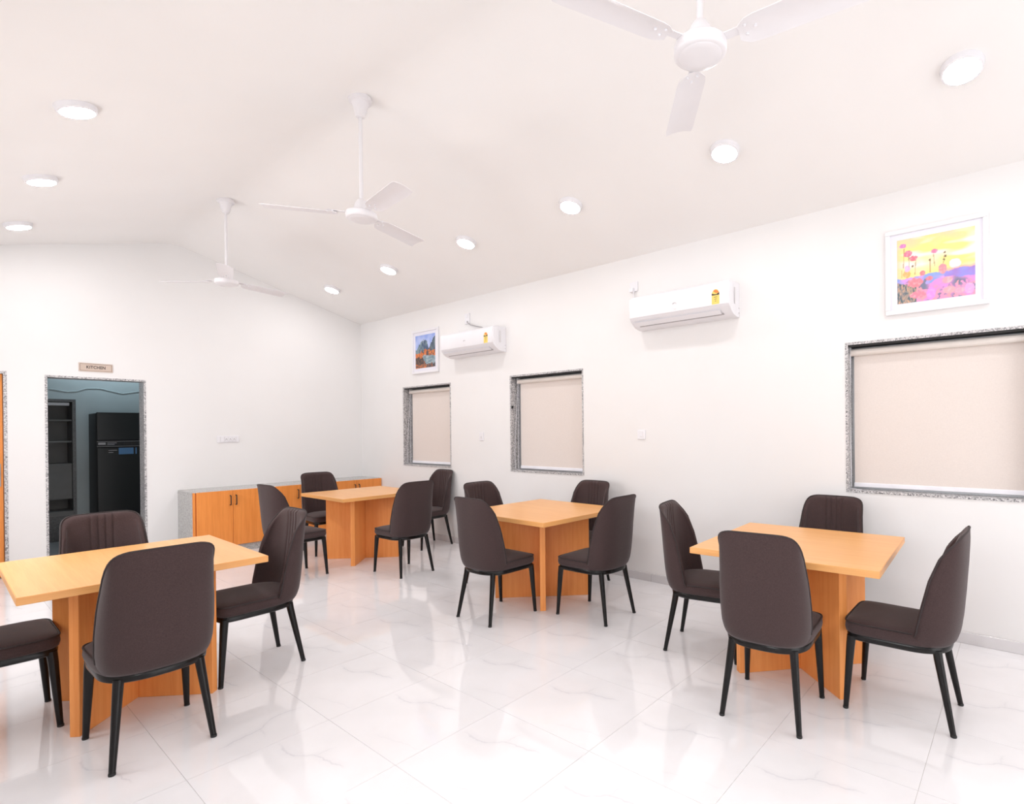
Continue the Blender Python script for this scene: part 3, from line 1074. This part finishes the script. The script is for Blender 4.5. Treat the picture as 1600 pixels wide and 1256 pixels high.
# KITCHEN sign
sg = thing('kitchen_sign', 'beige door sign reading KITCHEN above the doorway', 'sign', (1.2766, YB, 2.170))
box('plate', 'sign', -.1415, .1415, -.010, 0, -.046, .046, sg, bevel=0.002)
bd = MB()
for (a, b, c, d) in ((-.132, .132, .034, .037), (-.132, .132, -.037, -.034), (-.132, -.129, -.034, .034), (.129, .132, -.034, .034)):
    bd.box(a, b, -.0112, -.0098, c, d)
bd.build('border_line', 'sign_line', sg)
text_mesh('lettering', 'KITCHEN', 0.043, 'ink', sg, Matrix.Translation((0, -.0108, 0)) @ Matrix.Rotation(PI / 2, 4, 'X') @ Matrix.Diagonal((0.84, 1.05, 1, 1)), 0.0006, 0.0009, 1.08)


# ================================================================== PICTURES
def s2l(c):
    return tuple(((x / 255) / 12.92 if x / 255 <= .04045 else ((x / 255 + .055) / 1.055) ** 2.4) for x in c)


def mixc(a, b, t):
    t = max(0, min(1, t))
    return tuple(x + (y - x) * t for x, y in zip(a, b))


def nz(u, v, s, off=0.0):
    return noise.noise(Vector((u * s + off, v * s - off, off * 1.7)))


def flowers(u, v):
    w = nz(u, v, 9, 3) * .05
    w2 = nz(u, v, 30, 8)
    yel, pale, peach = (252, 228, 140), (253, 234, 226), (252, 212, 170)
    c = mixc(yel, peach, (v - .82) * 3.2 + nz(u, v, 5, 1) * .9)
    c = mixc(c, pale, max(0, nz(u * .6, v * 2.2, 6, 11)) * 2.0 * (1 if v > .55 else .6))
    c = mixc(c, pale, max(0, 1 - abs(v - .58 - w) / .16) * max(0, 1 - abs(u - .33) / .34) * 1.1)
    c = mixc(c, peach, max(0, 1 - u / .12) * .8)
    sun = math.hypot((u - .76) * 1.0, v - .50)
    if sun < .072 + w * .3:
        c = (253, 243, 236)
    hor = .41 + .05 * (u - .6) + w * .6
    if v < hor + .05 and u > .55:
        c = mixc(c, (244, 160, 170), (hor + .05 - v) / .06)
    if v < hor:
        c = mixc((150, 150, 235), (168, 130, 205), nz(u, v, 8, 5) + .35)
        if u < .62:
            c = mixc((140, 165, 225), (215, 160, 230), nz(u, v, 10, 15) * 1.6 + .45)
        if v < .30 + w * 2:
            c = mixc((225, 150, 215), (120, 125, 150), nz(u, v, 7, 21) * 1.8 + .15)
        if v < .22 + w * 2 and w2 > -.15:
            c = mixc((250, 160, 170), (236, 150, 220), nz(u, v, 12, 31) + .45)
    if u < .26 and v < .34 - u * .45 + w:
        f = nz(u * 2.2, v * .8, 26, 2) + .5 * nz(u, v, 60, 4)
        c = mixc((120, 128, 138), (214, 170, 140), f * 1.1 + .4)
        if f < -.28:
            c = (92, 108, 116)
    for (fu, fv, ru, rv, col) in ((.08, .90, .045, .036, (215, 130, 195)), (.15, .765, .055, .05, (238, 125, 150)), (.22, .68, .056, .038, (235, 120, 135)),
                                  (.50, .735, .048, .03, (235, 128, 165)), (.60, .45, .05, .075, (244, 150, 160)), (.34, .43, .038, .036, (246, 135, 140)),
                                  (.43, .335, .045, .03, (248, 130, 145)), (.66, .27, .065, .05, (252, 165, 178)), (.24, .30, .10, .07, (246, 138, 150)),
                                  (.68, .12, .08, .05, (253, 170, 180)), (.28, .11, .12, .05, (248, 140, 160)), (.13, .45, .05, .06, (246, 180, 110)),
                                  (.14, .53, .035, .05, (240, 185, 225)), (.82, .09, .07, .04, (246, 165, 190)), (.45, .10, .06, .09, (225, 150, 225)), (.93, .10, .06, .08, (240, 170, 220))):
        q = ((u - fu) / ru) ** 2 + ((v - fv) / rv) ** 2 + w2 * .35
        if q < 1:
            c = mixc(col, mixc(col, (255, 225, 225), .5), w2 * 1.2 + .1)
    for (su, sv0, sv1, ln) in ((.085, .55, .86, .01), (.165, .55, .72, -.01), (.24, .42, .65, .015), (.50, .5, .70, -.02), (.44, .42, .60, .0), (.61, .52, .66, .03), (.065, .40, .52, 0)):
        if sv0 < v < sv1 and abs(u - su - ln * (v - sv0) * 4) < .006:
            c = mixc(c, (150, 130, 90), .55)
    for (du, dv) in ((.44, .615), (.21, .56), (.63, .69), (.64, .63), (.62, .585)):
        if math.hypot(u - du, (v - dv) * .8) < .014:
            c = (130, 110, 80)
    return mixc(c, (255, 255, 255), 0.05 * w2)


def mountains(u, v):
    w = nz(u, v, 8, 3) * .06 + nz(u, v, 22, 6) * .03
    w2 = nz(u, v, 26, 8)
    w3 = nz(u, v, 48, 18)
    c = mixc((150, 172, 232), (200, 210, 242), nz(u, v, 5, 2) * 1.2 + .45)
    c = mixc(c, (132, 156, 226), (v - .8) * 3)
    far = .50 + .12 * (1 - abs(u - .12) / .4) + w
    if v < far:
        c = mixc((140, 160, 178), (108, 132, 150), v * 1.2 + w2)
    a = max(0.0, 1 - abs(u - .40) / .40)
    ridge1 = .42 + .42 * (a * .55 + .45 * min(1, a * 2.2)) + w * 1.6
    if v < ridge1:
        lit = nz(u * 2.0, v, 9, 9) * 1.3 + (.42 - u) * 1.8 + .4
        c = mixc((64, 84, 118), (128, 148, 150), lit + w3 * .3)
    b = max(0.0, (u - .64) / .36)
    ridge2 = .42 + .50 * (b ** .6) + w * 1.4
    if v < ridge2 and u > .64:
        c = mixc((58, 76, 98), (104, 120, 128), nz(u * 2, v, 10, 12) * 1.3 + .4 + w3 * .3)
    low = .55 + w * 1.5 - abs(u - .62) * .22
    if v < low:
        c = mixc((96, 78, 76), (70, 70, 82), w2 * 1.2 + .5)
        tree = nz(u * 1.7, v * .7, 9, 31) + .3 * w3
        if tree > .02:
            c = mixc((226, 128, 62), (164, 92, 58), w3 * 1.6 + .35)
    if v < .45 + w and u < .36 + w:
        c = mixc((228, 128, 62), (170, 96, 60), w2 * 1.5 + .4 + (.40 - v) * 3)
    if v < .33 + w and u < .42 + w:
        c = mixc((62, 55, 56), (120, 86, 70), w2 * 1.3 + .35)
    riv = .36 + (.36 - v) * .75 + w
    if .06 + w < v < .37 + w and u > riv:
        c = mixc((112, 138, 150), (168, 184, 192), nz(u * .5, v * 2.2, 15, 7) * 1.4 + .45 + w3 * .25)
    if .35 + w < v < .50 + w and u > .66:
        c = mixc((222, 126, 62), (110, 80, 68), w2 * 1.8 + .35)
    if v < .11 + w:
        c = mixc((196, 112, 64), (66, 72, 84), w2 * 1.5 + (.25 if u < .55 else .8))
    return c


def make_picture(label, fn, yc, zc):
    p = thing('framed_picture', label, 'picture', (XR, yc, zc), 0, 'framed pictures high on the long wall')
    o_, i_ = 0.295, 0.264
    for s in (-1, 1):
        MB().box(-.026, 0, -o_, o_, min(s * o_, s * i_), max(s * o_, s * i_)).build('frame_rail', 'white_plastic', p, None, 0.004, 2)
        MB().box(-.026, 0, min(s * o_, s * i_), max(s * o_, s * i_), -i_, i_).build('frame_stile', 'white_plastic', p, None, 0.004, 2)
    box('backing', 'white_plastic', -.008, -.001, -i_, i_, -i_, i_, p)
    box('mat_board', 'mat_board', -.013, -.008, -i_, i_, -i_, i_, p)
    n, h = 110, 0.2225
    vs, cols = [], []
    for a in range(n + 1):
        for b in range(n + 1):
            u, v = a / n, b / n
            vs.append((-.0135, h - 2 * h * u, -h + 2 * h * v))     # u runs left to right as seen
            cols.append(s2l(fn(u, v)) + (1.0,))
    fs = [(a * (n + 1) + b, (a + 1) * (n + 1) + b, (a + 1) * (n + 1) + b + 1, a * (n + 1) + b + 1) for a in range(n) for b in range(n)]
    me = bpy.data.meshes.new('print')
    me.from_pydata(vs, [], fs)
    at = me.color_attributes.new('paint', 'FLOAT_COLOR', 'POINT')
    for k, c in enumerate(cols):
        at.data[k].color = c
    me.materials.append(M['paint'])
    o = bpy.data.objects.new('print', me)
    C.objects.link(o)
    o.parent = p
    return p


make_picture('white-framed picture of poppies under a yellow sky', flowers, 0.459, 2.516)
make_picture('white-framed picture of mountains, orange trees and a river', mountains, 6.262, 2.515)


# ================================================================== CEILING LIGHTS
def make_light(label, x, y, first=[None]):
    if first[0] is None:
        r = thing('ceiling_light', label, 'light', group='round ceiling lights')
        MB().lathe([(0.088, -.034), (0.094, -.031), (0.100, -.004), (0.100, 0.0)], 40).build('housing', 'white_plastic', r, 40)
        MB().lathe([(0.060, -.0385), (0.079, -.037), (0.083, -.0335), (0.083, -.0332)], 40).build('diffuser', 'lamp', r, 60)
        first[0] = r
    else:
        r = copy_tree(first[0])
        r['label'] = label
    ang = math.atan(SLOPE) * (1 if x > XM else -1)
    r.location = (x, y, ceil_z(x))
    r.rotation_euler = (0, ang, 0)
    return r


RY = [0.24, 1.566, 2.943, 4.31, 5.708, 7.06]
rl = ['round ceiling light at the top right, above the flower picture', 'round ceiling light second from the top right', 'round ceiling light between the near and far air conditioners',
      'round ceiling light above the far air conditioner', 'round ceiling light second from the far wall, right slope', 'round ceiling light nearest the far corner']
for y, l in zip(RY, rl):
    make_light(l, 3.487, y)
ll = {4.31: 'round ceiling light on the left slope, largest of its three', 5.708: 'round ceiling light on the left slope, between its two neighbours', 7.10: 'round ceiling light on the left slope, nearest the kitchen wall',
      2.86: 'round ceiling light on the left slope, just out of the picture', 1.566: 'round ceiling light on the left slope beside the viewer', 0.24: 'round ceiling light on the left slope above the viewer'}
for y, l in ll.items():
    make_light(l, 0.615, y)
for y in (-1.12, -2.48):
    make_light('round ceiling light behind the viewer, %s' % ('right slope nearer' if y > -2 else 'right slope at the end wall'), 3.487, y)
    make_light('round ceiling light behind the viewer, %s' % ('left slope nearer' if y > -2 else 'left slope at the end wall'), 0.615, y)


# ================================================================== CEILING FANS
XF = 1.935                      # the fans hang just beside the ridge line


def make_fan(label, y, angles):
    zc = ceil_z(XF)
    zm = 2.912
    f = thing('ceiling_fan', label, 'ceiling fan', (XF, y, zm), 0, 'white three-blade ceiling fans on the ridge')
    up = zc - zm
    MB().lathe([(0.018, up - .135), (0.030, up - .128), (0.040, up - .095), (0.052, up - .045), (0.056, up - .034), (0.074, up - .028), (0.076, up - .012), (0.074, up)], 32).build('canopy', 'white_metal', f, 40)
    MB().lathe([(0.0125, 0.04), (0.0125, up - .12)], 16).build('down_rod', 'white_metal', f, 40)
    MB().lathe([(0.050, 0.020), (0.049, 0.046), (0.042, 0.075), (0.028, 0.098), (0.016, 0.108)], 28).build('lower_cup', 'white_metal', f, 40)
    MB().lathe([(0.085, -.031), (0.095, -.028), (0.1005, -.021), (0.1015, -.012), (0.1015, 0.008), (0.099, 0.013), (0.092, 0.0165), (0.056, 0.026)], 44).build('motor_housing', 'white_metal', f, 40)
    MB().lathe([(0.0, -.0385), (0.05, -.0375), (0.076, -.0350), (0.0815, -.0315), (0.0815, -.030)], 40).build('motor_cover', 'white_metal', f, 40)
    for a in angles:
        tilt = math.radians(-11)
        br = Matrix.Rotation(math.radians(a), 4, 'Z')
        mb = MB()
        n = 14
        top, bot = [], []
        for k in range(n + 1):
            t = k / n
            x = 0.150 + t * 0.455
            w0 = 0.060 + 0.008 * t
            end = 1.0
            if t < .12:
                end = math.sqrt(max(0.25, 1 - ((.12 - t) / .12) ** 2))
            if t > .965:
                end = 0.93
            w = w0 * end
            row_t, row_b = [], []
            for q in range(5):
                s = q / 4 * 2 - 1
                yy = s * w
                z = 0.006 - 0.010 * (s * s) + 0.002
                p = Vector((x, yy * math.cos(tilt) - z * math.sin(tilt), z * math.cos(tilt) + yy * math.sin(tilt)))
                row_t.append(br @ (p + Vector((0, 0, .0015))))
                row_b.append(br @ (p - Vector((0, 0, .0015))))
            top.append(row_t)
            bot.append(row_b)
        vs = [p for r in top for p in r] + [p for r in bot for p in r]
        K = (n + 1) * 5
        fs = []
        for i in range(n):
            for q in range(4):
                fs.append((i * 5 + q, i * 5 + q + 1, (i + 1) * 5 + q + 1, (i + 1) * 5 + q))
                fs.append((K + i * 5 + q, K + (i + 1) * 5 + q, K + (i + 1) * 5 + q + 1, K + i * 5 + q + 1))
            fs.append((i * 5, (i + 1) * 5, K + (i + 1) * 5, K + i * 5))
            fs.append((i * 5 + 4, K + i * 5 + 4, K + (i + 1) * 5 + 4, (i + 1) * 5 + 4))
        for i in (0, n):
            for q in range(4):
                fs.append((i * 5 + q, K + i * 5 + q, K + i * 5 + q + 1, i * 5 + q + 1))
        mb.add(vs, fs)
        bl = mb.build('blade', 'white_metal', f, 40)
        arm = MB()
        arm.box(0.088, 0.215, -.018, .018, .0095, .0135, br @ Matrix.Rotation(tilt * .8, 4, 'X'))
        arm.build('blade_arm', 'white_metal', bl)
        for (sx, sy) in ((.178, -.020), (.178, .020), (.212, 0)):
            MB().lathe([(.004, -.003), (.006, -.001), (.006, .012)], 8, br @ Matrix.Translation((sx, sy, .002 + sy * math.sin(tilt)))).build('screw', 'white_plastic', bl, 40)
    return f


make_fan('white ceiling fan at the top of the picture, nearest the viewer', 0.968, (157, 277, 37))
make_fan('white ceiling fan in the middle on a long down rod', 3.50, (146, 264, 18))
make_fan('white ceiling fan farthest away, before the far gable wall', 6.03, (131, 251, 11))
